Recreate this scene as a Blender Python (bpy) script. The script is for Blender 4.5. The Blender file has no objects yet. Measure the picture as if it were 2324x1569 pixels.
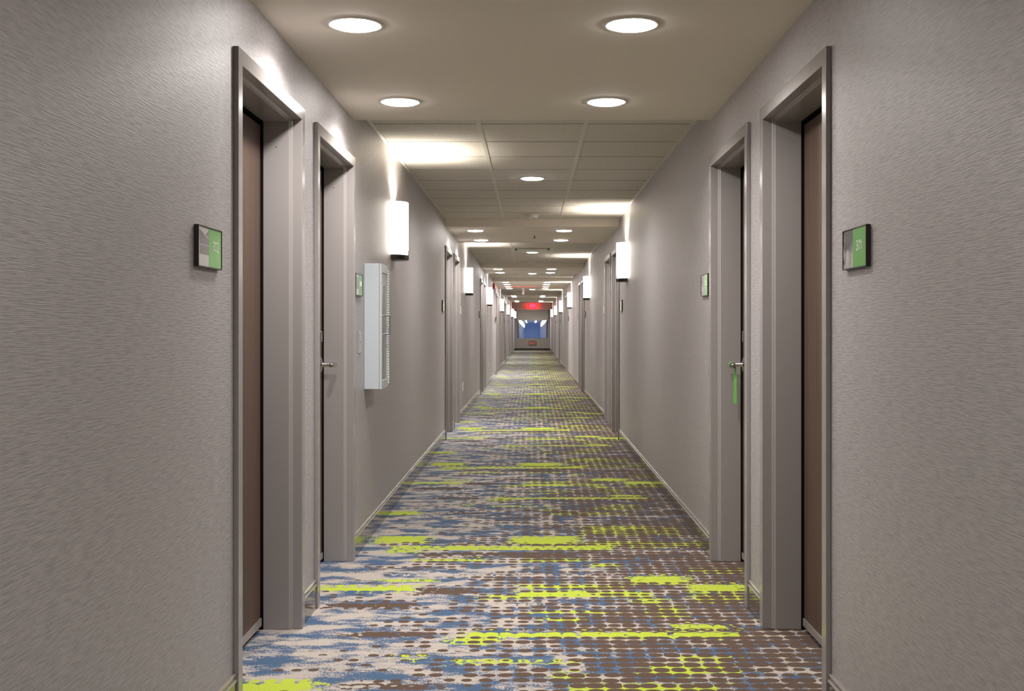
import bpy, bmesh, math, random
from mathutils import Vector, Matrix

random.seed(7)
PI = math.pi
scene = bpy.context.scene
C = scene.collection

# ------------------------------------------------------------------ camera
EYE = 1.192
FPX = 2515.0
cam_d = bpy.data.cameras.new('camera')
cam = bpy.data.objects.new('camera', cam_d)
C.objects.link(cam)
cam.location = (0, 0, EYE)
cam.rotation_euler = (PI / 2, 0, 0)
cam_d.sensor_width = 36.0
cam_d.lens = 36.0 * FPX / 2324.0
cam_d.shift_x = -46.0 / 2324.0
cam_d.shift_y = -40.5 / 2324.0
cam_d.clip_start = 0.05
cam_d.clip_end = 400
scene.camera = cam

# ------------------------------------------------------------------ dusk sky outside the end window
world = bpy.data.worlds.new('dusk_sky')
scene.world = world
world.use_nodes = True
wn = world.node_tree.nodes
wn['Background'].inputs['Color'].default_value = (0.05, 0.14, 0.45, 1)
wn['Background'].inputs['Strength'].default_value = 0.8

scene.view_settings.view_transform = 'Standard'
scene.view_settings.look = 'None'
scene.view_settings.gamma = 1.0
scene.view_settings.use_curve_mapping = False
scene.view_settings.exposure = 0.78
try:
    scene.cycles.max_bounces = 10
    scene.cycles.diffuse_bounces = 7
    scene.cycles.glossy_bounces = 4
    scene.cycles.sample_clamp_indirect = 6.0
    scene.cycles.caustics_reflective = False
    scene.cycles.caustics_refractive = False
except Exception:
    pass

# lamp strengths
DOWN_W = 8.0        # soffit downlight
MID_W = 10.0         # downlight in the tiled ceiling
SCONCE_W = 22.0       # lamp inside a wall sconce
SHADE_E = 3.4        # glowing sconce glass
WARM = (1.0, 0.968, 0.935)

# ------------------------------------------------------------------ measures (metres)
WW = 0.925           # wall plane, half the corridor width
Y0, Y1 = -9.0, 58.5  # corridor ends
ZS = 2.269           # plaster soffit
ZT = 2.3575          # tiled ceiling
# plaster soffits over the door pairs: (start, end)
SOFFITS = [(-4.8, -2.56), (3.50, 5.744), (11.82, 14.03), (19.85, 22.0), (25.75, 30.7), (36.8, 39.0), (44.0, 46.2)]
# nearer edge of the first door frame of each pair
PAIRS = [3.43, 11.73, 19.60, 28.35, 36.85, 44.05]
DOOR_W = 1.0
PAIR_STEP = 1.27
LOBBY = (26.3, 28.0)  # opening in the left wall
ORD = ['nearest', 'second', 'third', 'fourth', 'fifth', 'sixth', 'seventh', 'eighth', 'ninth']

# ------------------------------------------------------------------ mesh helpers
class MB:
    def __init__(self):
        self.bm = bmesh.new()

    def box(self, x0, x1, y0, y1, z0, z1, mi=0, end_mi=None):
        vs = [self.bm.verts.new(p) for p in ((x0, y0, z0), (x1, y0, z0), (x1, y1, z0), (x0, y1, z0),
                                             (x0, y0, z1), (x1, y0, z1), (x1, y1, z1), (x0, y1, z1))]
        for i, q in enumerate(((3, 2, 1, 0), (4, 5, 6, 7), (0, 1, 5, 4), (1, 2, 6, 5), (2, 3, 7, 6), (3, 0, 4, 7))):
            f = self.bm.faces.new([vs[k] for k in q])
            f.material_index = end_mi if (end_mi is not None and i in (2, 4)) else mi
        return self

    def prism(self, poly, axis, a, b, mi=0, smooth=False):
        """extrude a closed polygon of 2D points along an axis from a to b"""
        def pt(p, t):
            if axis == 'x':
                return (t, p[0], p[1])
            if axis == 'y':
                return (p[0], t, p[1])
            return (p[0], p[1], t)
        A = [self.bm.verts.new(pt(p, a)) for p in poly]
        B = [self.bm.verts.new(pt(p, b)) for p in poly]
        n = len(poly)
        for i in range(n):
            f = self.bm.faces.new((A[i], A[(i + 1) % n], B[(i + 1) % n], B[i]))
            f.material_index = mi
            f.smooth = smooth
        for loop in (list(reversed(A)), B):
            f = self.bm.faces.new(loop)
            f.material_index = mi
        return self

    def lathe(self, prof, c=(0, 0, 0), n=32, axis='z', mi=0, smooth=True):
        """revolve (radius, height) points about an axis through c"""
        rings = []
        for r, h in prof:
            ring = []
            if r < 1e-6:
                ring = [self.bm.verts.new(self._ax(c, 0, 0, h, axis))]
            else:
                for k in range(n):
                    t = 2 * PI * k / n
                    ring.append(self.bm.verts.new(self._ax(c, r * math.cos(t), r * math.sin(t), h, axis)))
            rings.append(ring)
        for R, S in zip(rings, rings[1:]):
            for k in range(n):
                a, b = R[k % len(R)], R[(k + 1) % len(R)]
                d, e = S[k % len(S)], S[(k + 1) % len(S)]
                vs = []
                for v in (a, b, e, d):
                    if v not in vs:
                        vs.append(v)
                if len(vs) >= 3:
                    f = self.bm.faces.new(vs)
                    f.material_index = mi
                    f.smooth = smooth
        return self

    @staticmethod
    def _ax(c, u, v, h, axis):
        if axis == 'z':
            return (c[0] + u, c[1] + v, c[2] + h)
        if axis == 'x':
            return (c[0] + h, c[1] + u, c[2] + v)
        return (c[0] + u, c[1] + h, c[2] + v)

    def build(self, name, mats, parent=None, bevel=0.0, seg=2):
        bmesh.ops.recalc_face_normals(self.bm, faces=self.bm.faces[:])
        me = bpy.data.meshes.new(name)
        self.bm.to_mesh(me)
        self.bm.free()
        if not isinstance(mats, (list, tuple)):
            mats = [mats]
        for m in mats:
            me.materials.append(m)
        o = bpy.data.objects.new(name, me)
        C.objects.link(o)
        if parent is not None:
            o.parent = parent
        if bevel > 0:
            md = o.modifiers.new('edge', 'BEVEL')
            md.width = bevel
            md.segments = seg
            md.limit_method = 'ANGLE'
            md.angle_limit = math.radians(40)
        return o


def empty(name, loc=(0, 0, 0), rz=0.0):
    o = bpy.data.objects.new(name, None)
    o.empty_display_size = 0.1
    C.objects.link(o)
    o.location = loc
    o.rotation_euler = (0, 0, rz)
    return o


def tag(o, label=None, cat=None, group=None, kind=None):
    if label:
        o['label'] = label
    if cat:
        o['category'] = cat
    if group:
        o['group'] = group
    if kind:
        o['kind'] = kind
    return o


KIDS = {}


def children(o):
    return [c for c in bpy.data.objects if c.parent == o]


def copy_tree(o, parent=None, skip=()):
    c = o.copy()
    C.objects.link(c)
    c.parent = parent
    for ch in children(o):
        if ch.name.split('.')[0] in skip:
            continue
        copy_tree(ch, c, skip)
    return c


# ------------------------------------------------------------------ materials
def new_mat(name):
    m = bpy.data.materials.new(name)
    m.use_nodes = True
    nt = m.node_tree
    return m, nt, nt.nodes['Principled BSDF']


def plain(name, col, rough=0.5, metal=0.0, spec=0.5, noise=0.0, bump=0.0, scale=60.0, coat=0.0):
    m, nt, b = new_mat(name)
    b.inputs['Base Color'].default_value = (*col, 1)
    b.inputs['Roughness'].default_value = rough
    b.inputs['Metallic'].default_value = metal
    b.inputs['Specular IOR Level'].default_value = spec
    if coat:
        b.inputs['Coat Weight'].default_value = coat
        b.inputs['Coat Roughness'].default_value = 0.08
    if noise or bump:
        tc = nt.nodes.new('ShaderNodeTexCoord')
        n = nt.nodes.new('ShaderNodeTexNoise')
        n.inputs['Scale'].default_value = scale
        n.inputs['Detail'].default_value = 3
        nt.links.new(tc.outputs['Object'], n.inputs['Vector'])
        if noise:
            mx = nt.nodes.new('ShaderNodeMix')
            mx.data_type = 'RGBA'
            mx.inputs['A'].default_value = (*[c * (1 - noise) for c in col], 1)
            mx.inputs['B'].default_value = (*[min(1, c * (1 + noise)) for c in col], 1)
            nt.links.new(n.outputs['Fac'], mx.inputs['Factor'])
            nt.links.new(mx.outputs['Result'], b.inputs['Base Color'])
        if bump:
            bp = nt.nodes.new('ShaderNodeBump')
            bp.inputs['Strength'].default_value = bump
            bp.inputs['Distance'].default_value = 0.002
            nt.links.new(n.outputs['Fac'], bp.inputs['Height'])
            nt.links.new(bp.outputs['Normal'], b.inputs['Normal'])
    return m


def glow(name, col, strength, base=(0.9, 0.9, 0.88)):
    m, nt, b = new_mat(name)
    b.inputs['Base Color'].default_value = (*base, 1)
    b.inputs['Roughness'].default_value = 0.35
    b.inputs['Emission Color'].default_value = (*col, 1)
    b.inputs['Emission Strength'].default_value = strength
    return m


class NT:
    """short hand for node graphs"""
    def __init__(self, nt):
        self.nt = nt

    def put(self, sock, v):
        if hasattr(v, 'is_output') or isinstance(v, bpy.types.NodeSocket):
            self.nt.links.new(v, sock)
        else:
            sock.default_value = v

    def m(self, op, a, b=None, c=None, clamp=False):
        n = self.nt.nodes.new('ShaderNodeMath')
        n.operation = op
        n.use_clamp = clamp
        self.put(n.inputs[0], a)
        if b is not None:
            self.put(n.inputs[1], b)
        if c is not None:
            self.put(n.inputs[2], c)
        return n.outputs[0]

    def xyz(self, x, y, z=0.0):
        n = self.nt.nodes.new('ShaderNodeCombineXYZ')
        self.put(n.inputs[0], x)
        self.put(n.inputs[1], y)
        self.put(n.inputs[2], z)
        return n.outputs[0]

    def noise(self, vec, scale=1.0, detail=2.0, rough=0.5):
        n = self.nt.nodes.new('ShaderNodeTexNoise')
        n.inputs['Scale'].default_value = scale
        n.inputs['Detail'].default_value = detail
        n.inputs['Roughness'].default_value = rough
        self.nt.links.new(vec, n.inputs['Vector'])
        return n.outputs['Fac']

    def smooth(self, v, a, b):
        n = self.nt.nodes.new('ShaderNodeMapRange')
        n.interpolation_type = 'SMOOTHSTEP'
        self.put(n.inputs['Value'], v)
        self.put(n.inputs['From Min'], a)
        self.put(n.inputs['From Max'], b)
        return n.outputs['Result']

    def mix(self, f, a, b):
        n = self.nt.nodes.new('ShaderNodeMix')
        n.data_type = 'RGBA'
        self.put(n.inputs['Factor'], f)
        self.put(n.inputs['A'], a if not isinstance(a, tuple) else (*a, 1))
        self.put(n.inputs['B'], b if not isinstance(b, tuple) else (*b, 1))
        return n.outputs['Result']

    def sep(self, v):
        n = self.nt.nodes.new('ShaderNodeSeparateXYZ')
        self.nt.links.new(v, n.inputs[0])
        return n.outputs

    def seprgb(self, v):
        n = self.nt.nodes.new('ShaderNodeSeparateColor')
        self.nt.links.new(v, n.inputs[0])
        return n.outputs

    def pos(self):
        return self.nt.nodes.new('ShaderNodeNewGeometry').outputs['Position']


def wallpaper(name, col):
    """woven grass-cloth wallpaper: fine horizontal ribs, thinner upright threads, a faint sheen"""
    m, nt, b = new_mat(name)
    g = NT(nt)
    x, y, z = g.sep(g.pos())
    along = g.m('ADD', x, y)
    drift = g.noise(g.xyz(g.m('MULTIPLY', along, 5.0), g.m('MULTIPLY', z, 22.0)), 1.0, 2.0)
    strand = g.noise(g.xyz(g.m('MULTIPLY', along, 17.0), g.m('MULTIPLY', z, 265.0)), 1.0, 2.0, 0.6)
    wave = g.m('SINE', g.m('ADD', g.m('MULTIPLY', z, 2 * PI / 0.0039), g.m('MULTIPLY', drift, 7.0)))
    thread = g.noise(g.xyz(g.m('MULTIPLY', along, 330.0), g.m('MULTIPLY', z, 120.0)), 1.0, 1.0)
    h = g.m('ADD', g.m('MULTIPLY', g.smooth(strand, 0.30, 0.66), 0.75), g.m('MULTIPLY', wave, 0.16))
    h = g.m('ADD', h, g.m('MULTIPLY', thread, 0.7))
    bp = nt.nodes.new('ShaderNodeBump')
    bp.inputs['Strength'].default_value = 0.4
    bp.inputs['Distance'].default_value = 0.0008
    nt.links.new(h, bp.inputs['Height'])
    nt.links.new(bp.outputs['Normal'], b.inputs['Normal'])
    dark = tuple(c * 0.60 for c in col)
    lite = tuple(min(1, c * 1.14) for c in col)
    nt.links.new(g.mix(g.m('MULTIPLY', h, 0.72, clamp=True), dark, lite), b.inputs['Base Color'])
    b.inputs['Roughness'].default_value = 0.47
    b.inputs['Metallic'].default_value = 0.2
    b.inputs['Specular IOR Level'].default_value = 0.5
    b.inputs['Anisotropic'].default_value = 0.5
    nt.links.new(g.xyz(0.0, 0.0, 1.0), b.inputs['Tangent'])
    return m


# carpet figures: one repeat is 3.44 m long; each row is (d0, d1, x0, x1, solid)
REPEAT, D0 = 3.44, 3.60
LIME = [
    (3.600, 3.735, -1.00, -0.724, 1), (3.62, 3.725, 0.125, 0.615, 0), (3.790, 3.838, 0.05, 0.18, 0),
    (3.82, 3.94, 0.385, 0.72, 0), (3.965, 4.03, 0.50, 0.72, 0), (3.925, 3.955, -0.275, 0.13, 1),
    (3.987, 4.015, -0.485, -0.37, 1), (4.262, 4.335, -0.265, 0.79, 1), (4.367, 4.445, 0.57, 0.775, 1),
    (4.19, 4.25, -0.31, -0.13, 0), (4.505, 4.56, 0.04, 0.21, 0), (4.623, 4.67, -0.015, 0.34, 0),
    (4.58, 4.76, 0.505, 0.64, 0), (4.78, 4.90, 0.445, 0.575, 0), (4.915, 5.02, -0.06, 0.53, 0),
    (4.865, 4.935, -0.205, -0.003, 0), (5.005, 5.115, -0.98, -0.54, 1), (4.985, 5.14, 0.72, 0.99, 1),
    (5.165, 5.32, 0.47, 0.73, 1), (5.06, 5.15, -0.055, 0.435, 0), (5.20, 5.24, -0.71, -0.46, 0),
    (4.82, 4.96, 0.71, 0.96, 0), (5.50, 5.60, 0.29, 0.425, 0), (5.40, 5.52, 0.77, 1.06, 0),
    (5.65, 5.75, -0.05, 0.26, 0), (5.66, 5.70, -0.60, -0.24, 1), (5.86, 5.92, -0.78, -0.60, 1),
    (5.94, 6.04, -0.76, 0.43, 1), (6.13, 6.32, -0.88, -0.59, 1), (6.11, 6.32, -0.12, 0.26, 1),
    (6.38, 6.66, 0.30, 0.86, 0), (6.02, 6.20, 0.30, 1.0, 0),
]
BROWN_BARS = [
    (4.265, 4.335, -0.73, -0.41, 1), (4.70, 4.80, -0.86, -0.50, 1), (4.945, 5.07, -0.52, -0.25, 1),
    (3.66, 3.72, -0.62, -0.30, 1), (5.78, 5.86, -0.60, 0.20, 1), (6.06, 6.12, -0.45, 0.35, 1), (5.46, 5.50, -0.80, -0.45, 1),
]

CREAM_BARS = [(5.295, 5.325, -0.45, 0.42, 1), (4.725, 4.77, -0.18, -0.005, 1), (5.345, 5.37, -0.95, -0.20, 1), (5.90, 5.925, 0.42, 0.95, 1), (6.70, 6.73, -0.3, 0.4, 1)]


def carpet():
    m, nt, b = new_mat('patterned_carpet')
    g = NT(nt)
    X, Y, Z = g.sep(g.pos())
    v = g.m('DIVIDE', g.m('SUBTRACT', Y, D0), REPEAT)
    rep = g.m('MULTIPLY', g.m('FRACT', v), REPEAT)                 # metres into the repeat
    P = g.xyz(X, rep)
    fine = g.noise(P, 190.0, 2.0, 0.6)
    mid = g.noise(g.xyz(g.m('MULTIPLY', X, 26.0), g.m('MULTIPLY', rep, 34.0)), 1.0, 2.0, 0.6)
    # brown dots on a square grid, small and sparse on the left, merging on the right
    cx = g.m('DIVIDE', X, 0.0605)
    row = g.m('DIVIDE', rep, 0.0573)
    ri = g.m('FLOOR', row)
    cx = g.m('ADD', cx, g.m('MULTIPLY', g.m('FRACT', g.m('MULTIPLY', ri, 0.381)), 0.16))
    wnz = nt.nodes.new('ShaderNodeTexWhiteNoise')
    wnz.noise_dimensions = '2D'
    nt.links.new(g.xyz(g.m('FLOOR', cx), ri), wnz.inputs['Vector'])
    cell = wnz.outputs['Value']
    jit = g.seprgb(wnz.outputs['Color'])
    fx = g.m('ADD', g.m('SUBTRACT', g.m('FRACT', cx), 0.5), g.m('MULTIPLY', g.m('SUBTRACT', jit[1], 0.5), 0.16))
    fy = g.m('ADD', g.m('SUBTRACT', g.m('FRACT', row), 0.5), g.m('MULTIPLY', g.m('SUBTRACT', jit[2], 0.5), 0.14))
    stretch = g.m('SUBTRACT', 2.4, g.m('MULTIPLY', g.noise(g.xyz(g.m('MULTIPLY', X, 3.2), g.m('MULTIPLY', ri, 0.9), 6.0), 1.0, 1.0), 0.8))
    rr = g.m('SQRT', g.m('ADD', g.m('POWER', g.m('MULTIPLY', fx, stretch), 2.0), g.m('POWER', g.m('MULTIPLY', fy, 2.25), 2.0)))
    scal = g.m('SUBTRACT', rr, 0.75)
    wx = g.m('ADD', X, g.m('ADD', g.m('MULTIPLY', g.m('SUBTRACT', mid, 0.5), 0.34), g.m('MULTIPLY', g.m('SUBTRACT', fine, 0.5), 0.05)))
    wv = g.m('ADD', rep, g.m('ADD', g.m('MULTIPLY', g.m('SUBTRACT', mid, 0.5), 0.075), g.m('MULTIPLY', g.m('SUBTRACT', fine, 0.5), 0.03)))
    wv = g.m('ADD', wv, g.m('ADD', g.m('MULTIPLY', scal, 0.060), g.m('MULTIPLY', g.m('SUBTRACT', g.noise(g.xyz(g.m('MULTIPLY', X, 7.0), g.m('MULTIPLY', rep, 9.0), 4.0), 1.0, 1.0), 0.5), 0.09)))
    frac = g.m('DIVIDE', wv, REPEAT)

    def ramps(rows):
        lanes = []
        for r in sorted(rows):
            for lane in lanes:
                if lane[-1][1] <= r[0] + 1e-6 and len(lane) < 14:
                    lane.append(r)
                    break
            else:
                lanes.append([r])
        total = solid = None
        for lane in lanes:
            rn = nt.nodes.new('ShaderNodeValToRGB')
            cr = rn.color_ramp
            cr.interpolation = 'CONSTANT'
            off = (1.0, 0.0, 0.0, 1.0)
            cr.elements[0].position = 0.0
            cr.elements[0].color = off
            cr.elements[1].position = 1.0
            cr.elements[1].color = off
            for d0, d1, x0, x1, s in lane:
                e = cr.elements.new((d0 - D0) / REPEAT + 1e-5)
                e.color = ((x0 + 1.2) / 2.4, (x1 + 1.2) / 2.4, float(s), 1)
                e = cr.elements.new(min(0.9999, (d1 - D0) / REPEAT))
                e.color = off
            nt.links.new(frac, rn.inputs[0])
            R, G_, B_ = g.seprgb(rn.outputs[0])[:3]
            u = g.m('DIVIDE', g.m('ADD', wx, 1.2), 2.4)
            on = g.m('MULTIPLY', g.m('GREATER_THAN', u, R), g.m('LESS_THAN', u, G_))
            total = on if total is None else g.m('MAXIMUM', total, on)
            so = g.m('MULTIPLY', on, B_)
            solid = so if solid is None else g.m('MAXIMUM', solid, so)
        return total, solid

    lime, lime_solid = ramps(LIME)
    bar, _ = ramps(BROWN_BARS)
    streak, _ = ramps(CREAM_BARS)

    # blue clouds on cream, ragged edges, broken into short cross streaks
    cloud = g.noise(g.xyz(g.m('MULTIPLY', X, 4.6), g.m('MULTIPLY', rep, 9.5)), 1.0, 3.0, 0.62)
    weft = g.noise(g.xyz(g.m('MULTIPLY', X, 15.0), g.m('MULTIPLY', rep, 2.2)), 1.0, 1.0)
    rag = g.noise(g.xyz(g.m('MULTIPLY', X, 130.0), g.m('MULTIPLY', rep, 150.0)), 1.0, 4.0, 0.85)
    centre = g.m('SUBTRACT', 1.0, g.m('ABSOLUTE', g.m('DIVIDE', g.m('SUBTRACT', X, 0.12), 0.5)), clamp=True)
    bl = g.m('ADD', cloud, g.m('MULTIPLY', g.m('SUBTRACT', rag, 0.5), 0.75))
    bl = g.m('ADD', bl, g.m('MULTIPLY', g.m('MULTIPLY', g.m('SUBTRACT', weft, 0.42), 0.5), centre))
    blue = g.smooth(bl, 0.494, 0.514)

    big = g.noise(g.xyz(g.m('MULTIPLY', X, 4.5), g.m('MULTIPLY', rep, 7.0), 3.0), 1.0, 2.0, 0.5)
    slow = g.noise(g.xyz(g.m('MULTIPLY', X, 1.6), g.m('MULTIPLY', rep, 3.4), 9.0), 1.0, 2.0)
    lean = g.m('ADD', 0.74, g.m('MULTIPLY', X, 0.50))
    rad = g.m('ADD', lean, g.m('ADD', g.m('MULTIPLY', g.m('SUBTRACT', big, 0.5), 0.8), g.m('MULTIPLY', g.m('SUBTRACT', slow, 0.5), 1.4)))
    rad = g.m('ADD', rad, g.m('MULTIPLY', g.m('SUBTRACT', fine, 0.5), 0.16))
    rad = g.m('ADD', rad, g.m('MULTIPLY', g.m('SUBTRACT', cell, 0.5), 0.46))
    rad = g.m('MULTIPLY', rad, g.m('GREATER_THAN', rad, 0.52))
    rad = g.m('MINIMUM', rad, 1.16)
    dots = g.m('SUBTRACT', 1.0, g.smooth(rr, g.m('SUBTRACT', rad, 0.04), g.m('ADD', rad, 0.04)))
    dots = g.m('MULTIPLY', dots, g.m('SUBTRACT', 1.0, lime_solid))
    dots = g.m('MAXIMUM', dots, g.m('MULTIPLY', bar, g.m('SUBTRACT', 1.0, lime)))

    CREAM = (0.56, 0.49, 0.43)
    col = g.mix(blue, CREAM, (0.060, 0.124, 0.235))
    col = g.mix(lime, col, (0.56, 0.68, 0.046))
    col = g.mix(dots, col, (0.110, 0.063, 0.040))
    col = g.mix(streak, col, CREAM)
    pile = g.noise(g.pos(), 260.0, 3.0, 0.8)
    col = g.mix(g.m('MULTIPLY', g.smooth(pile, 0.38, 0.64), 0.42), col, (0.030, 0.026, 0.022))
    nt.links.new(col, b.inputs['Base Color'])
    b.inputs['Roughness'].default_value = 0.95
    b.inputs['Specular IOR Level'].default_value = 0.15
    b.inputs['Sheen Weight'].default_value = 0.15
    bp = nt.nodes.new('ShaderNodeBump')
    bp.inputs['Strength'].default_value = 0.5
    bp.inputs['Distance'].default_value = 0.003
    nt.links.new(pile, bp.inputs['Height'])
    nt.links.new(bp.outputs['Normal'], b.inputs['Normal'])
    return m


def wood(name, c0, c1):
    m, nt, b = new_mat(name)
    g = NT(nt)
    tc = nt.nodes.new('ShaderNodeTexCoord')
    x, y, z = g.sep(tc.outputs['Object'])
    n = g.noise(g.xyz(g.m('MULTIPLY', x, 60.0), g.m('MULTIPLY', y, 60.0), g.m('MULTIPLY', z, 2.5)), 1.0, 4.0, 0.6)
    nt.links.new(g.mix(g.smooth(n, 0.3, 0.7), c0, c1), b.inputs['Base Color'])
    b.inputs['Roughness'].default_value = 0.42
    return m


def speckle_tile(name):
    m, nt, b = new_mat(name)
    g = NT(nt)
    n = g.noise(g.pos(), 160.0, 3.0, 0.7)
    nt.links.new(g.mix(g.smooth(n, 0.36, 0.60), (0.66, 0.61, 0.54), (0.88, 0.82, 0.745)), b.inputs['Base Color'])
    b.inputs['Roughness'].default_value = 0.9
    bp = nt.nodes.new('ShaderNodeBump')
    bp.inputs['Strength'].default_value = 0.35
    bp.inputs['Distance'].default_value = 0.0015
    nt.links.new(n, bp.inputs['Height'])
    nt.links.new(bp.outputs['Normal'], b.inputs['Normal'])
    return m


def photo_print(name, seed, a, c):
    """grey photographic print on a room sign"""
    m, nt, b = new_mat(name)
    g = NT(nt)
    tc = nt.nodes.new('ShaderNodeTexCoord')
    x, y, z = g.sep(tc.outputs['Object'])
    n = g.noise(g.xyz(g.m('MULTIPLY', y, 30.0), g.m('MULTIPLY', z, 18.0), seed), 1.0, 3.0, 0.6)
    top = g.smooth(z, -0.02, 0.02)
    k = g.m('ADD', g.m('MULTIPLY', n, 0.9), g.m('MULTIPLY', top, -0.25))
    nt.links.new(g.mix(g.smooth(k, 0.22, 0.5), a, c), b.inputs['Base Color'])
    b.inputs['Roughness'].default_value = 0.18
    return m


def window_glass(name):
    m = bpy.data.materials.new(name)
    m.use_nodes = True
    nt = m.node_tree
    for n in list(nt.nodes):
        nt.nodes.remove(n)
    out = nt.nodes.new('ShaderNodeOutputMaterial')
    mx = nt.nodes.new('ShaderNodeMixShader')
    mx.inputs[0].default_value = 0.42
    tr = nt.nodes.new('ShaderNodeBsdfTransparent')
    tr.inputs[0].default_value = (0.92, 0.96, 1.0, 1)
    gl = nt.nodes.new('ShaderNodeBsdfGlossy')
    gl.inputs['Roughness'].default_value = 0.015
    gl.inputs['Color'].default_value = (1.0, 1.0, 0.72, 1)
    nt.links.new(tr.outputs[0], mx.inputs[1])
    nt.links.new(gl.outputs[0], mx.inputs[2])
    nt.links.new(mx.outputs[0], out.inputs[0])
    return m


M = {
    'wallpaper': wallpaper('woven_wallpaper', (0.455, 0.418, 0.424)),
    'carpet': carpet(),
    'soffit': plain('warm_ceiling_paint', (0.92, 0.845, 0.765), 0.75, spec=0.2),
    'tile': speckle_tile('mineral_ceiling_tile'),
    'seam': plain('dark_seam', (0.16, 0.145, 0.13), 0.9),
    'grid': plain('white_grid_metal', (0.80, 0.765, 0.685), 0.45),
    'frame': plain('taupe_gloss_paint', (0.325, 0.298, 0.290), 0.22, spec=0.55),
    'wood': wood('brown_wood_veneer', (0.082, 0.048, 0.033), (0.108, 0.064, 0.045)),
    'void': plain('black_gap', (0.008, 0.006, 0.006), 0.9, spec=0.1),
    'steel': plain('satin_nickel', (0.55, 0.52, 0.50), 0.22, 1.0),
    'alu': plain('brushed_aluminium', (0.62, 0.58, 0.54), 0.38, 0.8),
    'base': plain('glossy_taupe_base', (0.105, 0.090, 0.080), 0.07, spec=0.6, coat=0.15),
    'base_cap': plain('base_cap_paint', (0.27, 0.24, 0.22), 0.12, spec=0.7),
    'lens': glow('downlight_lens', (1.0, 0.97, 0.93), 32.0),
    'trim': plain('white_trim', (0.82, 0.78, 0.72), 0.4),
    'shade': glow('glowing_glass_shade', (1.0, 0.93, 0.82), SHADE_E),
    'bronze': plain('dark_bronze', (0.045, 0.036, 0.033), 0.3, 0.5),
    'reflector': plain('white_enamel', (0.85, 0.85, 0.83), 0.5),
    'cab': plain('white_enamel_cabinet', (0.53, 0.56, 0.60), 0.28),
    'cab_grey': plain('grey_cabinet_door', (0.36, 0.36, 0.35), 0.25, 0.3),
    'cab_glass': plain('dark_glass_slot', (0.03, 0.032, 0.033), 0.06),
    'plate': plain('silver_wall_plate', (0.58, 0.58, 0.57), 0.3, 0.5),
    'white': plain('white_plastic', (0.82, 0.80, 0.76), 0.4),
    'green': plain('green_sign_face', (0.155, 0.46, 0.10), 0.16, noise=0.06, scale=40),
    'print_a': photo_print('sign_photo_building', 1.0, (0.17, 0.155, 0.16), (0.66, 0.63, 0.61)),
    'print_b': photo_print('sign_photo_street', 5.0, (0.09, 0.083, 0.087), (0.52, 0.48, 0.48)),
    'print_pale': plain('sign_print_pale', (0.60, 0.57, 0.56), 0.18),
    'print_mid': plain('sign_print_grey', (0.20, 0.18, 0.19), 0.18),
    'numeral': plain('pale_numeral', (0.85, 0.92, 0.80), 0.3),
    'tag': plain('green_card', (0.115, 0.42, 0.055), 0.4, noise=0.05),
    'alarm': plain('red_alarm', (0.55, 0.03, 0.02), 0.35),
    'strobe': plain('clear_strobe', (0.8, 0.8, 0.78), 0.1),
    'exit_red': glow('exit_red_panel', (1.0, 0.004, 0.016), 8.0, (0.5, 0.02, 0.05)),
    'exit_pink': glow('exit_letters', (1.0, 0.02, 0.035), 8.0, (0.8, 0.2, 0.2)),
    'exit_orange': glow('low_exit_letters', (1.0, 0.13, 0.05), 0.28, (0.5, 0.1, 0.05)),
    'grey_panel': plain('grey_brown_panel', (0.16, 0.13, 0.115), 0.5),
    'end_wall': plain('end_wall_paint', (0.36, 0.32, 0.295), 0.5),
    'blind': plain('grey_blind_fabric', (0.72, 0.68, 0.64), 0.8, bump=0.2, scale=300),
    'dark_frame': plain('dark_window_frame', (0.03, 0.03, 0.035), 0.35),
    'dark_base': plain('dark_vinyl_base', (0.035, 0.026, 0.024), 0.4),
    'glass': window_glass('reflective_window_glass'),
    'strip': plain('dark_metal_strip', (0.10, 0.08, 0.06), 0.4, 0.5),
    'black': plain('black_plastic', (0.01, 0.01, 0.01), 0.5),
}

# ------------------------------------------------------------------ structure: floor
mb = MB()
mb.box(-1.6, 1.6, Y0 - 0.3, Y1 + 0.3, -0.12, 0.0)
mb.box(-3.4, -1.6, LOBBY[0] - 0.2, LOBBY[1] + 0.2, -0.12, 0.0)
tag(mb.build('floor', M['carpet']), kind='structure')

# ------------------------------------------------------------------ structure: walls with door openings
FRAME_H = 2.065


def openings(side):
    ops = []
    for p in PAIRS:
        for k in (0, 1):
            a = p + k * PAIR_STEP
            ops.append((a + 0.02, a + DOOR_W - 0.02, FRAME_H - 0.02))
    if side < 0:
        ops.append((LOBBY[0], LOBBY[1], ZS + 0.02))
    return sorted(ops)


def wall(name, side):
    mb = MB()
    x0, x1 = (-WW - 0.20, -WW) if side < 0 else (WW, WW + 0.20)
    y = Y0
    for a, b, h in openings(side):
        mb.box(x0, x1, y, a, 0, 2.62)
        mb.box(x0, x1, a, b, h, 2.62)
        y = b
    mb.box(x0, x1, y, Y1, 0, 2.62)
    # dark closing panel behind the door openings
    bx = (x0 - 0.05, x0) if side < 0 else (x1, x1 + 0.05)
    for a, b, h in openings(side):
        if h < 2.1:
            mb.box(bx[0], bx[1], a - 0.1, b + 0.1, 0, 2.3, 1)
    return tag(mb.build(name, [M['wallpaper'], M['void']]), kind='structure')


wall('wall_left', -1)
wall('wall_right', 1)
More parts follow.
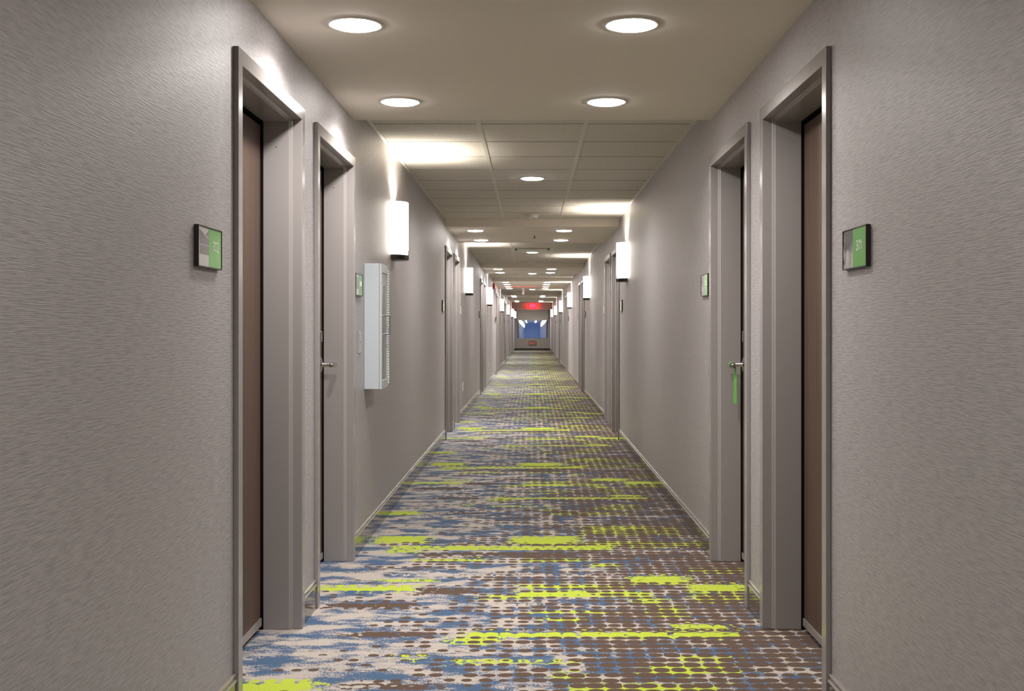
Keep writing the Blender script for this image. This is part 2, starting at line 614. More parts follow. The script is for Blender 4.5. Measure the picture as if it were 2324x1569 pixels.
# lift lobby off the left wall
mb = MB()
mb.box(-3.4, -WW - 0.20, LOBBY[1], LOBBY[1] + 0.15, 0, 2.62)
mb.box(-3.4, -WW - 0.20, LOBBY[0] - 0.15, LOBBY[0], 0, 2.62)
mb.box(-3.55, -3.4, LOBBY[0] - 0.15, LOBBY[1] + 0.15, 0, 2.62)
tag(mb.build('wall_lobby', M['wallpaper']), kind='structure')
tag(MB().box(-WW - 0.4, WW + 0.4, Y0 - 0.25, Y0, 0, 2.62).build('wall_back', M['wallpaper']), kind='structure')

# end wall with its window opening
WX0, WX1, WZ0, WZ1 = -0.77, 0.80, 0.622, 2.12
mb = MB()
mb.box(-WW - 0.2, WX0, Y1, Y1 + 0.25, 0, 2.62)
mb.box(WX1, WW + 0.2, Y1, Y1 + 0.25, 0, 2.62)
mb.box(WX0, WX1, Y1, Y1 + 0.25, 0, WZ0)
mb.box(WX0, WX1, Y1, Y1 + 0.25, WZ1, 2.62)
tag(mb.build('wall_front', M['end_wall']), kind='structure')

# ------------------------------------------------------------------ structure: ceilings
for a, b in SOFFITS:
    tag(MB().box(-WW, WW, a, b, ZS, 2.62).build('ceiling', M['soffit']), kind='structure')
tag(MB().box(-3.4, -WW, LOBBY[0], LOBBY[1], ZS + 0.02, 2.62).build('ceiling', M['soffit']), kind='structure')
HEADER = (52.4, 52.9, 2.046)
tag(MB().box(-WW, WW, HEADER[0], HEADER[1], HEADER[2], 2.62).build('ceiling', M['soffit']), kind='structure')

edges = [Y0]
for a, b in SOFFITS:
    edges += [a, b]
edges += [HEADER[0], HEADER[1], Y1]
BAYS = [(edges[i], edges[i + 1]) for i in range(0, len(edges), 2)]
TW = 0.6096
for (a, b) in BAYS:
    mb = MB()
    n = max(1, round((b - a) / TW))
    # first row is a cut tile, as laid from the far end
    ys = []
    y = b
    while y > a + 0.02:
        ys.append((max(a, y - TW), y))
        y -= TW
    for c in (-1, 0, 1):
        x0 = max(-WW, c * TW - TW / 2)
        x1 = min(WW, c * TW + TW / 2)
        if c == -1:
            x0 = -WW
        if c == 1:
            x1 = WW
        for (p, q) in ys:
            mb.box(x0 + 0.004, x1 - 0.004, p + 0.006, q - 0.006, ZT, ZT + 0.012, 0, 1)  # tile ends coloured dark to paint in the shade of the joints
    mb.box(-WW, WW, a, b, ZT + 0.014, ZT + 0.02, 1)
    tag(mb.build('ceiling', [M['tile'], M['seam']]), kind='structure')
    g = MB()
    for x in (-TW / 2, TW / 2):
        g.box(x - 0.012, x + 0.012, a, b, ZT - 0.004, ZT + 0.010)
    g.prism([(-WW, ZT - 0.006), (-WW + 0.022, ZT - 0.006), (-WW + 0.022, ZT - 0.003), (-WW + 0.003, ZT - 0.003), (-WW + 0.003, ZT + 0.01), (-WW, ZT + 0.01)], 'y', a, b)
    g.prism([(WW, ZT - 0.006), (WW, ZT + 0.01), (WW - 0.003, ZT + 0.01), (WW - 0.003, ZT - 0.003), (WW - 0.022, ZT - 0.003), (WW - 0.022, ZT - 0.006)], 'y', a, b)
    tag(g.build('trim_%d' % (BAYS.index((a, b)) + 1), M['grid']), kind='structure')

# ------------------------------------------------------------------ structure: glossy baseboards
BH = 0.122


def baseboard(name, side):
    mb = MB()
    cut = []
    for p in PAIRS:
        for k in (0, 1):
            cut.append((p + k * PAIR_STEP, p + k * PAIR_STEP + DOOR_W))
    if side < 0:
        cut.append(LOBBY)
    y = Y0
    segs = []
    for a, b in sorted(cut):
        segs.append((y, a))
        y = b
    segs.append((y, Y1))
    s = side
    w = s * WW
    for a, b in segs:
        if b - a < 0.02:
            continue
        mb.prism([(w, 0.001), (w - s * 0.010, 0.001), (w - s * 0.010, 0.098), (w, 0.098)], 'y', a, b, 0)
        mb.prism([(w, 0.098), (w - s * 0.0125, 0.098), (w - s * 0.0125, 0.101), (w - s * 0.010, 0.1035),
                  (w - s * 0.006, 0.104), (w - s * 0.006, 0.114), (w - s * 0.009, 0.116), (w - s * 0.009, 0.119), (w - s * 0.005, BH), (w, BH)], 'y', a, b, 1)
    return tag(mb.build(name, [M['base'], M['base_cap']]), kind='structure')


baseboard('baseboard_left', -1)
baseboard('baseboard_right', 1)
tag(MB().box(-WW + 0.012, WW - 0.012, Y1 - 0.012, Y1, 0.001, 0.10).build('baseboard_front', M['dark_base']), kind='structure')

# ------------------------------------------------------------------ structure: doors
def frame_mesh():
    """steel frame: 5 cm face standing 16 mm off the wall, a stepped reveal 16 cm deep; mitred top corners"""
    prof = [(0.0, 0.0), (0.0, 0.016), (0.05, 0.016), (0.05, -0.022), (0.0535, -0.026), (0.0535, -0.030), (0.059, -0.034), (0.059, -0.198), (0.022, -0.198), (0.022, 0.0)]
    bm = bmesh.new()
    half = DOOR_W / 2
    rings = []
    for (o, x) in prof:
        rings.append([bm.verts.new((x, -half + o, 0.001)), bm.verts.new((x, -half + o, FRAME_H - o)),
                      bm.verts.new((x, half - o, FRAME_H - o)), bm.verts.new((x, half - o, 0.001))])
    n = len(prof)
    for i in range(n):
        A, B = rings[i], rings[(i + 1) % n]
        for k in range(3):
            bm.faces.new((A[k], A[k + 1], B[k + 1], B[k]))
    for k in (0, 3):
        bm.faces.new([r[k] for r in rings])
    mb = MB()
    mb.bm.free()
    mb.bm = bm
    return mb


LEAF_X = -0.143
LEAF_HALF = DOOR_W / 2 - 0.059 - 0.020


def make_door(latch):
    root = empty('door')
    frame_mesh().build('door_frame', M['frame'], root, bevel=0.0016)
    s = MB()
    s.lathe([(0.0, -0.002), (0.002, -0.0015), (0.0026, 0.0)], (-0.085, DOOR_W / 2 - 0.059, FRAME_H - 0.16), 12, 'y')
    s.build('door_silencer', M['black'], root)
    leaf = MB().box(LEAF_X - 0.044, LEAF_X, -LEAF_HALF, LEAF_HALF, 0.022, FRAME_H - 0.059 - 0.018).build('door_leaf', M['wood'], root, bevel=0.0015)
    MB().box(LEAF_X, LEAF_X + 0.006, -LEAF_HALF + 0.002, LEAF_HALF - 0.002, 0.022, 0.052).build('door_sweep', M['alu'], leaf, bevel=0.001)
    yl = latch * (LEAF_HALF - 0.066)
    h = MB()
    h.lathe([(0.0, 0.0), (0.039, 0.0), (0.039, 0.005), (0.035, 0.011), (0.018, 0.014), (0.011, 0.016), (0.011, 0.078), (0.0, 0.078)], (LEAF_X, yl, 1.006), 28, 'x')
    # lever: flattened bar from the neck back towards the hinge side
    pts = [(0.0, 0.012, 0.013), (-0.03, 0.014, 0.014), (-0.07, 0.0125, 0.012), (-0.105, 0.012, 0.011), (-0.118, 0.008, 0.008)]
    rings = []
    for (dy, rx, rz) in pts:
        rings.append([h.bm.verts.new((LEAF_X + 0.077 + rx * math.cos(2 * PI * k / 14), yl + latch * (dy + 0.008), 1.006 + rz * math.sin(2 * PI * k / 14))) for k in range(14)])
    for R, S in zip(rings, rings[1:]):
        for k in range(14):
            f = h.bm.faces.new((R[k], R[(k + 1) % 14], S[(k + 1) % 14], S[k]))
            f.smooth = True
    h.bm.faces.new(rings[0])
    h.bm.faces.new(rings[-1])
    h.build('door_handle', M['steel'], leaf)
    k = MB()
    k.box(LEAF_X, LEAF_X + 0.014, yl - 0.016, yl + 0.016, 1.120, 1.176)
    k.build('lock_reader', M['steel'], leaf, bevel=0.004)
    sl = MB()  # black strips standing in for the shadow gap round the leaf
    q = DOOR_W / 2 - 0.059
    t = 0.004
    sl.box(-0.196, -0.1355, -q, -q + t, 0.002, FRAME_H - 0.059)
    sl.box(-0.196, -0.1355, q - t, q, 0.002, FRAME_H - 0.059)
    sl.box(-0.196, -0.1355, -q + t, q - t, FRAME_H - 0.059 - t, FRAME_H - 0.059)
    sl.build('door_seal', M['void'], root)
    return root


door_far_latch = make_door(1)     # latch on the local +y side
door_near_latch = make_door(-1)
used = {1: False, -1: False}
NAMES_PAIR = ORD
n_door = 0
for i, p in enumerate(PAIRS):
    for side in (-1, 1):
        for k in (0, 1):
            world_latch = -1 if k == 0 else 1
            local = world_latch if side < 0 else -world_latch
            src = door_far_latch if local == 1 else door_near_latch
            if used[local]:
                o = copy_tree(src)
            else:
                o = src
                used[local] = True
            n_door += 1
            o.name = 'door_%d' % n_door
            o.location = (side * WW, p + k * PAIR_STEP + DOOR_W / 2, 0)
            o.rotation_euler = (0, 0, 0 if side < 0 else PI)
            which = 'nearer' if k == 0 else 'farther'
            wname = 'left' if side < 0 else 'right'
            tag(o, 'brown wood guest room door in taupe frame, %s of the %s pair on the %s wall' % (which, ORD[i], wname), 'door', 'guest room doors', 'structure')

# ------------------------------------------------------------------ window at the far end
win = empty('window_1', (0, Y1, 0))
tag(win, kind='structure')
mb = MB()
t = 0.045
mb.box(WX0, WX0 + t, 0.02, 0.10, WZ0, WZ1)
mb.box(WX1 - t, WX1, 0.02, 0.10, WZ0, WZ1)
mb.box(WX0 + t, WX1 - t, 0.02, 0.10, WZ0, WZ0 + 0.02)
mb.box(WX0 + t, WX1 - t, 0.02, 0.10, WZ1 - t, WZ1)
mb.build('window_frame', M['dark_frame'], win)
mb = MB()
mb.box(WX0 + t, WX1 - t, -0.004, 0.004, -0.74, 0.74)
pane = mb.build('window_pane', M['glass'], win)
pane.location = (0, 0.06, (WZ0 + WZ1) / 2)
pane.rotation_euler = (math.radians(-0.22), 0, 0)
MB().box(WX0 - 0.02, WX1 + 0.02, -0.02, 0.02, WZ0 - 0.03, WZ0).build('window_sill', M['plate'], win, bevel=0.003)

blind = empty('roller_blind', (0, Y1 - 0.02, 0))
tag(blind, 'grey roller blind pulled half down over the end window', 'blind')
MB().box(WX0 - 0.05, WX1 + 0.03, -0.012, -0.008, 1.60, 2.10).build('blind_fabric', M['blind'], blind)
MB().box(WX0 - 0.05, WX1 + 0.03, -0.018, -0.002, 1.582, 1.60).build('bottom_rail', M['plate'], blind, bevel=0.003)
MB().box(WX0 - 0.06, WX1 + 0.04, -0.06, 0.018, 2.10, 2.18).build('cassette', M['white'], blind, bevel=0.006)

# ------------------------------------------------------------------ downlights
def lamp_data(name, energy, size, spread=None):
    l = bpy.data.lights.new(name, 'AREA')
    l.shape = 'DISK'
    l.size = size
    l.energy = energy
    l.color = WARM
    if spread:
        l.spread = math.radians(spread)
    return l


down_light_data = lamp_data('downlight_lamp', DOWN_W, 0.14, 146)
mid_light_data = lamp_data('ceiling_lamp', MID_W, 0.14, 150)


def make_downlight(data):
    root = empty('recessed_downlight')
    MB().lathe([(0.083, 0.0005), (0.100, 0.0005), (0.101, -0.002), (0.098, -0.005), (0.090, -0.006), (0.083, -0.003), (0.083, 0.0005)], n=48).build('trim_ring', M['trim'], root)
    MB().lathe([(0.0, -0.0125), (0.060, -0.0125), (0.076, -0.0105), (0.0815, -0.006), (0.083, -0.001)], n=48).build('lens', M['lens'], root)
    l = bpy.data.objects.new('lamp', data)
    C.objects.link(l)
    l.parent = root
    l.location = (0, 0, -0.0135)
    return root


dl = make_downlight(down_light_data)
first = True
LX, RX = -0.628, 0.352
SNAME = {1: 'nearest', 2: 'second', 3: 'third', 5: 'fifth', 6: 'sixth'}


def put_downlight(src, loc, label, group):
    global first
    if src is dl and first:
        o = dl
        first = False
    else:
        o = copy_tree(src)
    o.location = loc
    tag(o, label, 'ceiling light', group)
    return o


for i, (a, b) in enumerate(SOFFITS):
    if i == 4:
        rows = [(26.15, 'first row'), (27.5, 'second row'), (28.95, 'third row'), (30.35, 'last row')]
    else:
        rows = [(a + 0.43, 'nearer row'), (a + 1.77, 'farther row')]
    for yy, rn in rows:
        for x, sn in ((LX, 'left'), (RX, 'right')):
            if i == 0:
                lab, grp = 'round downlight in the ceiling behind the view', 'downlights behind the view'
            else:
                w = {1: 'nearest', 2: 'second', 3: 'third', 4: 'long fourth', 5: 'fifth', 6: 'sixth'}[i]
                lab, grp = 'round glowing downlight, %s one in the %s of the %s plaster soffit' % (sn, rn, w), 'soffit downlights'
            if i == 0 and x == RX and yy > -4:
                lab = 'round downlight in the ceiling behind the view'
            put_downlight(dl, (x, yy, ZS), lab, grp)

ml = make_downlight(mid_light_data)
MIDS = [(-6.5, None), (-1.6, None), (0.9, None), (8.62, 'nearest'), (17.08, 'second'), (23.8, 'third'), (33.6, 'fourth'), (41.6, 'fifth'), (49.3, 'sixth'), (55.6, 'seventh')]  # entries without a name are unseen lamps added as fill
for j, (yy, nm) in enumerate(MIDS):
    o = ml if j == 0 else copy_tree(ml)
    o.location = (0, yy, ZT - 0.001)
    if nm is None:
        tag(o, 'round downlight in the tiled ceiling %s' % ('behind the view' if j == 0 else 'above the view'), 'ceiling light', 'centre downlights in the tiled ceiling')
    else:
        tag(o, 'round glowing downlight in the middle of the %s tiled ceiling bay' % nm, 'ceiling light', 'centre downlights in the tiled ceiling')
end_light_data = lamp_data('end_bay_lamp', 34.0, 0.15, 170)
for q in children(o):
    if q.type == 'LIGHT':
        q.data = end_light_data
# lamp in the lift lobby
o = copy_tree(ml)
o.location = (-1.75, (LOBBY[0] + LOBBY[1]) / 2, ZS + 0.02)
tag(o, 'round downlight inside the lobby opening on the left wall', 'ceiling light')

# ------------------------------------------------------------------ wall sconces
sconce_data = bpy.data.lights.new('sconce_lamp', 'POINT')
sconce_data.energy = SCONCE_W
sconce_data.color = (1.0, 0.93, 0.80)
sconce_data.shadow_soft_size = 0.012

SZ0, SZ1, SA, SB = 1.640, 2.022, 0.115, 0.100


def arc(a, b, n=20, e=2.2):
    """half super-ellipse bulging from the wall (x) with its ends on the wall line"""
    out = []
    for k in range(n + 1):
        t = PI * k / n
        c, s = math.cos(t), math.sin(t)
        out.append((b * abs(s) ** (2 / e), -a * (abs(c) ** (2 / e)) * (1 if c >= 0 else -1)))
    return out


def make_sconce():
    root = empty('wall_sconce')
    mb = MB()
    MB_outer = arc(SA, SB)
    inner = arc(SA - 0.005, SB - 0.005)
    z0, z1 = SZ0 + 0.034, SZ1
    bm = mb.bm
    rings = []
    for pts, z in ((MB_outer, z0), (MB_outer, z1), (inner, z1), (inner, z0)):
        rings.append([bm.verts.new((p[0] + 0.001, p[1], z)) for p in pts])
    for i in range(4):
        A, B = rings[i], rings[(i + 1) % 4]
        for k in range(len(A) - 1):
            f = bm.faces.new((A[k], A[k + 1], B[k + 1], B[k]))
            f.smooth = (i in (0, 2))
    for k in (0, -1):
        bm.faces.new([r[k] for r in rings])
    mb.build('glass_shade', M['shade'], root)
    base = MB()
    base.prism(arc(SA - 0.004, SB - 0.002), 'z', SZ0, SZ0 + 0.033)
    base.build('base_tray', M['bronze'], root, bevel=0.002)
    MB().box(SB - 0.004, SB + 0.004, -0.011, 0.011, SZ0, SZ0 + 0.062).build('front_clip', M['bronze'], root, bevel=0.001)
    MB().box(0.0005, 0.007, -0.080, 0.080, SZ0 + 0.036, SZ1 - 0.02).build('back_plate', M['reflector'], root)
    r = MB()  # unseen baffle plates, added to shape the upward beam
    for s in (-1, 1):
        r.box(0.008, 0.080, s * 0.050 - 0.001, s * 0.050 + 0.001, SZ1 - 0.15, SZ1 - 0.004)
    r.box(0.008, 0.080, -0.066, 0.066, SZ1 - 0.15, SZ1 - 0.147)
    r.build('reflector', M['reflector'], root)
    l = bpy.data.objects.new('lamp', sconce_data)
    C.objects.link(l)
    l.parent = root
    l.location = (0.040, 0, SZ1 - 0.036)
    return root


sc = make_sconce()
LEFT_S = [-1.0, 7.25, 15.3, 22.75, 32.1, 40.3, 48.6, 56.4]
RIGHT_S = [10.74, 17.83, 26.0, 34.0, 42.0, 50.0]
used_s = False
for side, lst in ((-1, LEFT_S), (1, RIGHT_S)):
    c = 0
    for yy in lst:
        o = sc if not used_s else copy_tree(sc)
        used_s = True
        o.location = (side * WW, yy + SA, 0)
        o.rotation_euler = (0, 0, 0 if side < 0 else PI)
        wn_ = 'left' if side < 0 else 'right'
        if yy < 0:
            lab = 'glowing white wall sconce behind the view'
        elif side < 0 and c == 0:
            lab = 'glowing white wall sconce above the white extinguisher cabinet'
            c += 1
        else:
            lab = 'glowing white wall sconce with dark base, %s one along the %s wall' % (ORD[c], wn_)
            c += 1
        tag(o, lab, 'wall lamp', 'white wall sconces along the corridor')

# ------------------------------------------------------------------ room signs
def text_mesh(name, s, size, mat, parent, loc, rot, extrude=0.0008, align='CENTER'):
    cu = bpy.data.curves.new(name, 'FONT')
    cu.body = s
    cu.size = size
    cu.extrude = extrude
    cu.align_x = align
    cu.align_y = 'CENTER'
    cu.resolution_u = 4
    tmp = bpy.data.objects.new(name, cu)
    C.objects.link(tmp)
    dg = bpy.context.evaluated_depsgraph_get()
    me = bpy.data.meshes.new_from_object(tmp.evaluated_get(dg))
    bpy.data.objects.remove(tmp)
    bpy.data.curves.remove(cu)
    me.name = name
    me.materials.clear()
    me.materials.append(mat)
    o = bpy.data.objects.new(name, me)
    C.objects.link(o)
    o.parent = parent
    o.location = loc
    o.rotation_euler = rot
    return o


SW, SH = 0.230, 0.116      # sign size


def make_sign(print_mat):
    """local +x out of the wall; read from +x its left end is at local -y"""
    root = empty('room_sign')
    mb = MB()
    hw, hh = SW / 2, SH / 2
    mb.box(0.0, 0.007, -hw, hw, -hh, hh)
    for q in ((-hw, hw, hh - 0.0035, hh), (-hw, hw, -hh, -hh + 0.0035)):
        mb.box(0.007, 0.0125, q[0], q[1], q[2], q[3])
    for q in ((-hw, -hw + 0.0035), (hw - 0.0035, hw)):
        mb.box(0.007, 0.0125, q[0], q[1], -hh + 0.0035, hh - 0.0035)
    mb.build('sign_frame', M['bronze'], root, bevel=0.0006)
    split = -hw + 0.44 * SW
    pp = MB().box(0.007, 0.0105, -hw + 0.004, split, -hh + 0.004, hh - 0.004)
    if print_mat is M['print_a']:
        # printed building: dark glazing with pale mullions under a sloping eave
        for poly, mi in (([(-0.098, -0.022), (-0.014, -0.022), (-0.014, 0.022), (-0.098, 0.046)], 1),
                         ([(-0.045, 0.036), (-0.014, 0.026), (-0.014, 0.050)], 1),
                         ([(-0.109, 0.020), (-0.104, 0.020), (-0.104, 0.044), (-0.109, 0.046)], 2)):
            pp.prism(poly, 'x', 0.0105, 0.0107, mi)
        for yy in (-0.078, -0.056, -0.034):
            pp.box(0.0107, 0.0108, yy, yy + 0.002, -0.022, 0.026, 0)
        pp.box(0.0107, 0.0108, -0.098, -0.014, 0.004, 0.006, 0)
        pp.build('photo_panel', [M['print_pale'], M['print_mid'], M['bronze']], root)
    else:
        pp.build('photo_panel', print_mat, root)
    MB().box(0.007, 0.0108, split, hw - 0.004, -hh + 0.004, hh - 0.004).build('number_panel', M['green'], root)
    return root


sign_a = make_sign(M['print_a'])
sign_b = make_sign(M['print_b'])
sign_used = {}
READ = (PI / 2, 0, PI / 2)
for i, p in enumerate(PAIRS):
    for side in (-1, 1):
        for k in (0, 1):
            src = sign_a if side < 0 else sign_b
            o = src if src.name not in sign_used else copy_tree(src, skip=('room_number',))
            sign_used[src.name] = 1
            yy = (p - 0.285) if k == 0 else (p + PAIR_STEP + DOOR_W + 0.155 + (0.03 if side > 0 else 0))
            o.location = (side * (WW - 0.0005), yy, 1.418)
            o.rotation_euler = (0, 0, 0 if side < 0 else PI)
            wn_ = 'left' if side < 0 else 'right'
            if i == 0:
                num = {(-1, 0): '302', (-1, 1): '304', (1, 0): '301', (1, 1): '303'}[(side, k)]
                if (side, k) == (-1, 1):
                    lab = 'green room sign partly hidden behind the white extinguisher cabinet'
                elif (side, k) == (1, 1):
                    lab = 'small green and white room sign past the door with the hanging green tag'
                else:
                    lab = 'green and grey room sign numbered %s in a dark frame' % num
                nm = text_mesh('room_number', num, 0.042, M['numeral'], o, (0.0108, 0.050, 0.004), READ)
                if num == '301':
                    # the figure 1 carries a slanted flag
                    me = nm.data
                    xs = [v.co.x for v in me.vertices]
                    x1 = max(xs) - 0.0036
                    yt = max(v.co.y for v in me.vertices if v.co.x > x1)
                    bm = bmesh.new()
                    bm.from_mesh(me)
                    q = [(x1 + 0.001, yt), (x1 - 0.0065, yt - 0.0065), (x1 - 0.0065, yt - 0.0100), (x1 + 0.001, yt - 0.0035)]
                    A = [bm.verts.new((u, v, -0.0008)) for u, v in q]
                    B = [bm.verts.new((u, v, 0.0008)) for u, v in q]
                    for z in range(4):
                        bm.faces.new((A[z], A[(z + 1) % 4], B[(z + 1) % 4], B[z]))
                    bm.faces.new(list(reversed(A)))
                    bm.faces.new(B)
                    bmesh.ops.recalc_face_normals(bm, faces=bm.faces[:])
                    bm.to_mesh(me)
                    bm.free()
            else:
                lab = 'framed room sign at the %s door of the %s pair on the %s wall' % ('nearer' if k == 0 else 'farther', ORD[i], wn_)
            tag(o, lab, 'room sign', 'room signs beside the doors')

# ------------------------------------------------------------------ green hanger on the second right-hand door handle
DX = WW - LEAF_X - 0.077                 # lever centre line on the right wall
DY = PAIRS[0] + PAIR_STEP + DOOR_W / 2 + (LEAF_HALF - 0.066)
hg = empty('door_hanger', (DX, DY - 0.055, 1.006))
tag(hg, 'bright green door hanger card hooked over the lever handle', 'door tag')
mb = MB()
mb.prism([(-0.040, -0.190), (0.040, -0.190), (0.040, -0.055), (0.020, -0.020), (0.010, 0.006), (-0.010, 0.006), (-0.020, -0.020), (-0.040, -0.055)], 'x', -0.0018, 0.0)
mb.bm.verts.ensure_lookup_table()
o = mb.build('card', M['tag'], hg)
o.location = (0.0172, 0, 0)
mb = MB()
mb.lathe([(0.0152, -0.010), (0.0166, -0.010), (0.0166, 0.010), (0.0152, 0.010), (0.0152, -0.010)], (0, 0, 0), 24, 'y')
mb.build('hook_loop', M['tag'], hg)

# ------------------------------------------------------------------ extinguisher cabinet on the left wall
CB = empty('extinguisher_cabinet', (-WW, 6.09, 0))
tag(CB, 'white metal fire extinguisher cabinet on the left wall below the sconce', 'cabinet')
cz0, cz1, cw, cd = 0.852, 1.545, 0.275, 0.097
MB().box(0.0, cd - 0.014, 0, cw, cz0, cz1).build('cabinet_body', M['cab'], CB, bevel=0.004)
d = MB()
x0, x1 = cd - 0.013, cd
rim = 0.022
d.box(x0, x1, 0.0, rim, cz0, cz1)
d.box(x0, x1, cw - rim, cw, cz0, cz1)
d.box(x0, x1, rim, cw - rim, cz1 - 0.05, cz1)
d.box(x0, x1, rim, cw - rim, cz0, cz0 + 0.05)
door = d.build('cabinet_door', M['cab'], CB, bevel=0.003)
p_ = MB()
p_.box(x0 + 0.001, x1 - 0.005, rim, cw * 0.42, cz0 + 0.05, cz1 - 0.05)
p_.box(x0 + 0.001, x1 - 0.005, cw * 0.58, cw - rim, cz0 + 0.05, cz1 - 0.05)
p_.box(x0 + 0.001, x1 - 0.005, cw * 0.42, cw * 0.58, cz1 - 0.12, cz1 - 0.05)
p_.box(x0 + 0.001, x1 - 0.005, cw * 0.42, cw * 0.58, cz0 + 0.05, cz0 + 0.11)
p_.build('door_panel', M['cab_grey'], door)
MB().box(x0 + 0.001, x1 - 0.009, cw * 0.42, cw * 0.58, cz0 + 0.11, cz1 - 0.12).build('glass_slot', M['cab_glass'], door)
h = MB()
for z in (1.155, 1.26):
    h.box(x1 - 0.005, x1 + 0.022, cw * 0.68, cw * 0.68 + 0.008, z - 0.004, z + 0.004)
h.box(x1 + 0.016, x1 + 0.024, cw * 0.68 - 0.001, cw * 0.68 + 0.009, 1.151, 1.264)
h.build('pull_handle', M['steel'], door, bevel=0.0015)
h = MB()
nk = 44
for q in range(nk):
    z = cz0 + 0.02 + q * (cz1 - cz0 - 0.04) / nk
    h.lathe([(0.0, 0.0), (0.0042, 0.0), (0.0042, 0.0105), (0.0, 0.0105)], (cd + 0.002, cw - 0.001, z), 10, 'z')
h.build('piano_hinge', M['white'], CB)

# ------------------------------------------------------------------ wall plates
def wall_plate(name, label, cat, loc, side, mat, group=None):
    root = empty(name, loc, 0 if side < 0 else PI)
    MB().box(0.0005, 0.006, -0.037, 0.037, -0.058, 0.058).build('cover_plate', mat, root, bevel=0.002)
    for z in (-0.026, 0.026):
        MB().box(0.006, 0.009, -0.017, 0.017, z - 0.019, z + 0.019).build('socket_face', mat, root, bevel=0.002)
    MB().lathe([(0.0, 0.0022), (0.003, 0.0016), (0.0034, 0.0)], (0.006, 0, 0), 12, 'x').build('screw', M['bronze'], root)
    return tag(root, label, cat, group)


wall_plate('wall_plate', 'silver wall plate beside the white cabinet, below the green sign', 'wall plate', (-WW, 5.92, 1.114), -1, M['plate'])
wall_plate('power_outlet', 'white power outlet low on the left wall past the second door pair', 'outlet', (-WW, 14.72, 0.412), -1, M['white'], 'low wall outlets')
wall_plate('power_outlet', 'white power outlet low on the left wall past the third door pair', 'outlet', (-WW, 23.3, 0.412), -1, M['white'], 'low wall outlets')

# ------------------------------------------------------------------ ceiling devices
def smoke_detector(loc, label):
    root = empty('smoke_detector', loc)
    MB().lathe([(0.0, 0.0), (0.075, 0.0), (0.075, -0.010), (0.070, -0.014), (0.0, -0.014)], n=36).build('mount_ring', M['white'], root)
    MB().lathe([(0.062, -0.014), (0.060, -0.028), (0.050, -0.040), (0.030, -0.046), (0.0, -0.047)], n=36).build('sensor_dome', M['white'], root)
    MB().lathe([(0.0, -0.0005), (0.0045, -0.0005), (0.0045, -0.006), (0.0, -0.006)], (0.022, -0.030, -0.043), n=10).build('indicator', M['black'], root)
    return tag(root, label, 'smoke detector', 'ceiling smoke detectors')


smoke_detector((0.0, 11.38, ZT), 'round white smoke detector before the second plaster soffit')
smoke_detector((0.0, 19.45, ZT), 'round white smoke detector before the third plaster soffit')

sp = empty('sprinkler_head', (0.026, 12.95, ZS))
tag(sp, 'small sprinkler head in the second plaster soffit', 'sprinkler')
MB().lathe([(0.0, 0.0), (0.028, 0.0), (0.027, -0.004), (0.010, -0.006), (0.0, -0.006)], n=24).build('escutcheon', M['trim'], sp)
MB().lathe([(0.0, -0.006), (0.006, -0.006), (0.005, -0.028), (0.016, -0.030), (0.016, -0.032), (0.0, -0.032)], n=20).build('deflector', M['bronze'], sp)

df = empty('air_diffuser', (0.0, 16.35, ZT))
tag(df, 'square slotted air diffuser in the second tiled ceiling bay', 'air vent')
mb = MB()
q = 0.292
for a, b_, c_, d_ in ((-q, q, -q, -q + 0.035), (-q, q, q - 0.035, q), (-q, -q + 0.035, -q + 0.035, q - 0.035), (q - 0.035, q, -q + 0.035, q - 0.035)):
    mb.box(a, b_, c_, d_, -0.012, -0.001)
mb.build('diffuser_frame', M['grid'], df, bevel=0.003)
mb = MB()
mb.box(-q + 0.07, q - 0.07, -q + 0.07, q - 0.07, -0.022, -0.014)
mb.build('face_plate', M['grid'], df, bevel=0.003)
MB().box(-q + 0.035, q - 0.035, -q + 0.035, q - 0.035, -0.004, -0.001).build('plenum', M['seam'], df)
mb = MB()
for sx in (-1, 1):
    for sy in (-1, 1):
        mb.box(sx * 0.18 - 0.006, sx * 0.18 + 0.006, sy * 0.18 - 0.006, sy * 0.18 + 0.006, -0.015, -0.003)
mb.build('hanger_clips', M['grid'], df)

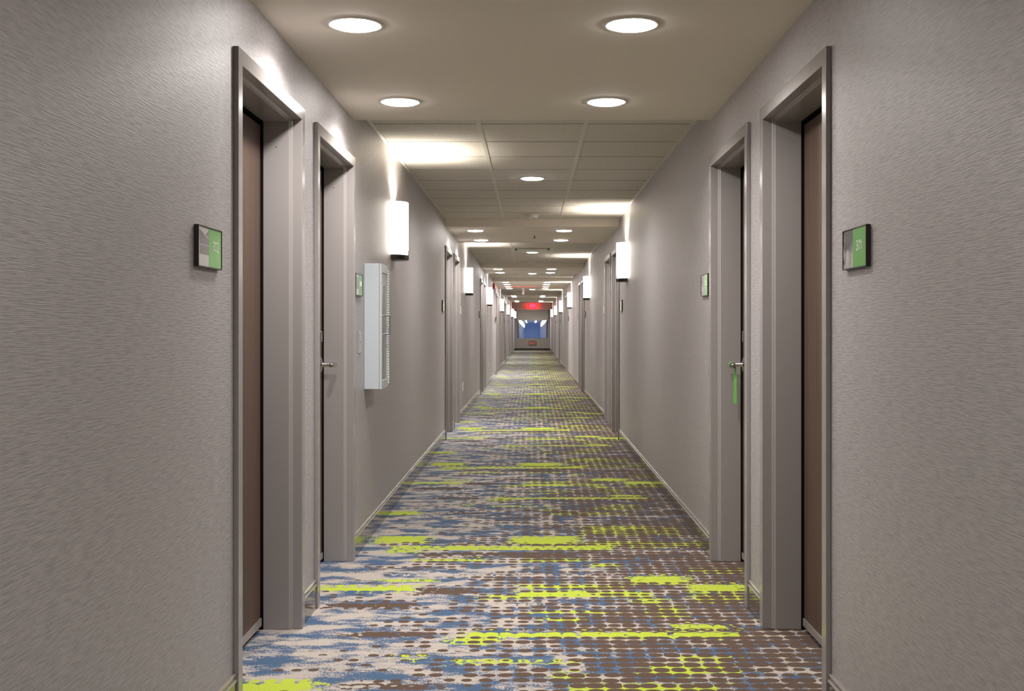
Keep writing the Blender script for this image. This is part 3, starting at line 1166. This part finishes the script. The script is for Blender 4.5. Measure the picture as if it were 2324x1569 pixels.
# ------------------------------------------------------------------ exit signs and alarm
def exit_sign(name, loc, rz, label, w=0.275, h=0.185):
    """hangs from its origin; faces local -y and +y"""
    root = empty(name, loc, rz)
    MB().box(-0.09, 0.09, -0.025, 0.025, -0.022, -0.0005).build('canopy', M['white'], root, bevel=0.003)
    top = -0.040
    mb = MB()
    mb.box(-0.012, 0.012, -0.008, 0.008, -0.042, -0.021)
    mb.build('stem', M['white'], root)
    mb = MB()
    for q in ((-w / 2, w / 2, top - 0.012, top), (-w / 2, w / 2, top - h, top - h + 0.012)):
        mb.box(q[0], q[1], -0.026, 0.026, q[2], q[3])
    for q in ((-w / 2, -w / 2 + 0.012), (w / 2 - 0.012, w / 2)):
        mb.box(q[0], q[1], -0.026, 0.026, top - h + 0.012, top - 0.012)
    mb.build('housing', M['white'], root, bevel=0.002)
    for s in (-1, 1):
        y0, y1 = (-0.023, -0.004) if s < 0 else (0.004, 0.023)
        p = MB().box(-w / 2 + 0.012, w / 2 - 0.012, y0, y1, top - h + 0.012, top - 0.012).build('sign_face', M['exit_red'], root)
        text_mesh('lettering', 'EXIT', 0.125, M['exit_pink'], p, (0, s * 0.0235, top - h / 2), (PI / 2, 0, 0 if s < 0 else PI), 0.0006)
    return tag(root, label, 'exit sign', None)


exit_sign('exit_sign', (0.02, 52.12, ZT - 0.003), 0, 'red lit exit sign hanging before the far end of the corridor')
exit_sign('exit_sign', (-0.235, 29.15, ZS - 0.001), PI / 2, 'white exit sign seen edge-on, hanging from the long fourth soffit', 0.275, 0.16)

ls = empty('floor_exit_sign', (0.02, Y1 - 0.001, 0.366))
tag(ls, 'low orange-red exit sign on the end wall under the window', 'exit sign')
MB().box(-0.21, 0.21, -0.02, 0.0, -0.125, 0.125).build('sign_plate', M['grey_panel'], ls, bevel=0.003)
text_mesh('lettering', 'EXIT', 0.165, M['exit_orange'], ls, (0, -0.021, 0.0), (PI / 2, 0, 0), 0.001)

al = empty('fire_alarm', (-WW, 25.98, 2.16))
tag(al, 'red fire alarm strobe high on the left wall', 'fire alarm')
MB().box(0.0005, 0.045, -0.06, 0.06, -0.065, 0.065).build('alarm_body', M['alarm'], al, bevel=0.006)
MB().box(0.045, 0.066, -0.022, 0.022, -0.045, 0.045).build('strobe_lens', M['strobe'], al, bevel=0.006)

tag(MB().box(-WW + 0.014, WW - 0.014, 55.3, 55.75, 0.0005, 0.006).build('transition_strip', M['strip'], None, bevel=0.002),
    'dark floor strip across the carpet before the end wall', 'floor strip')
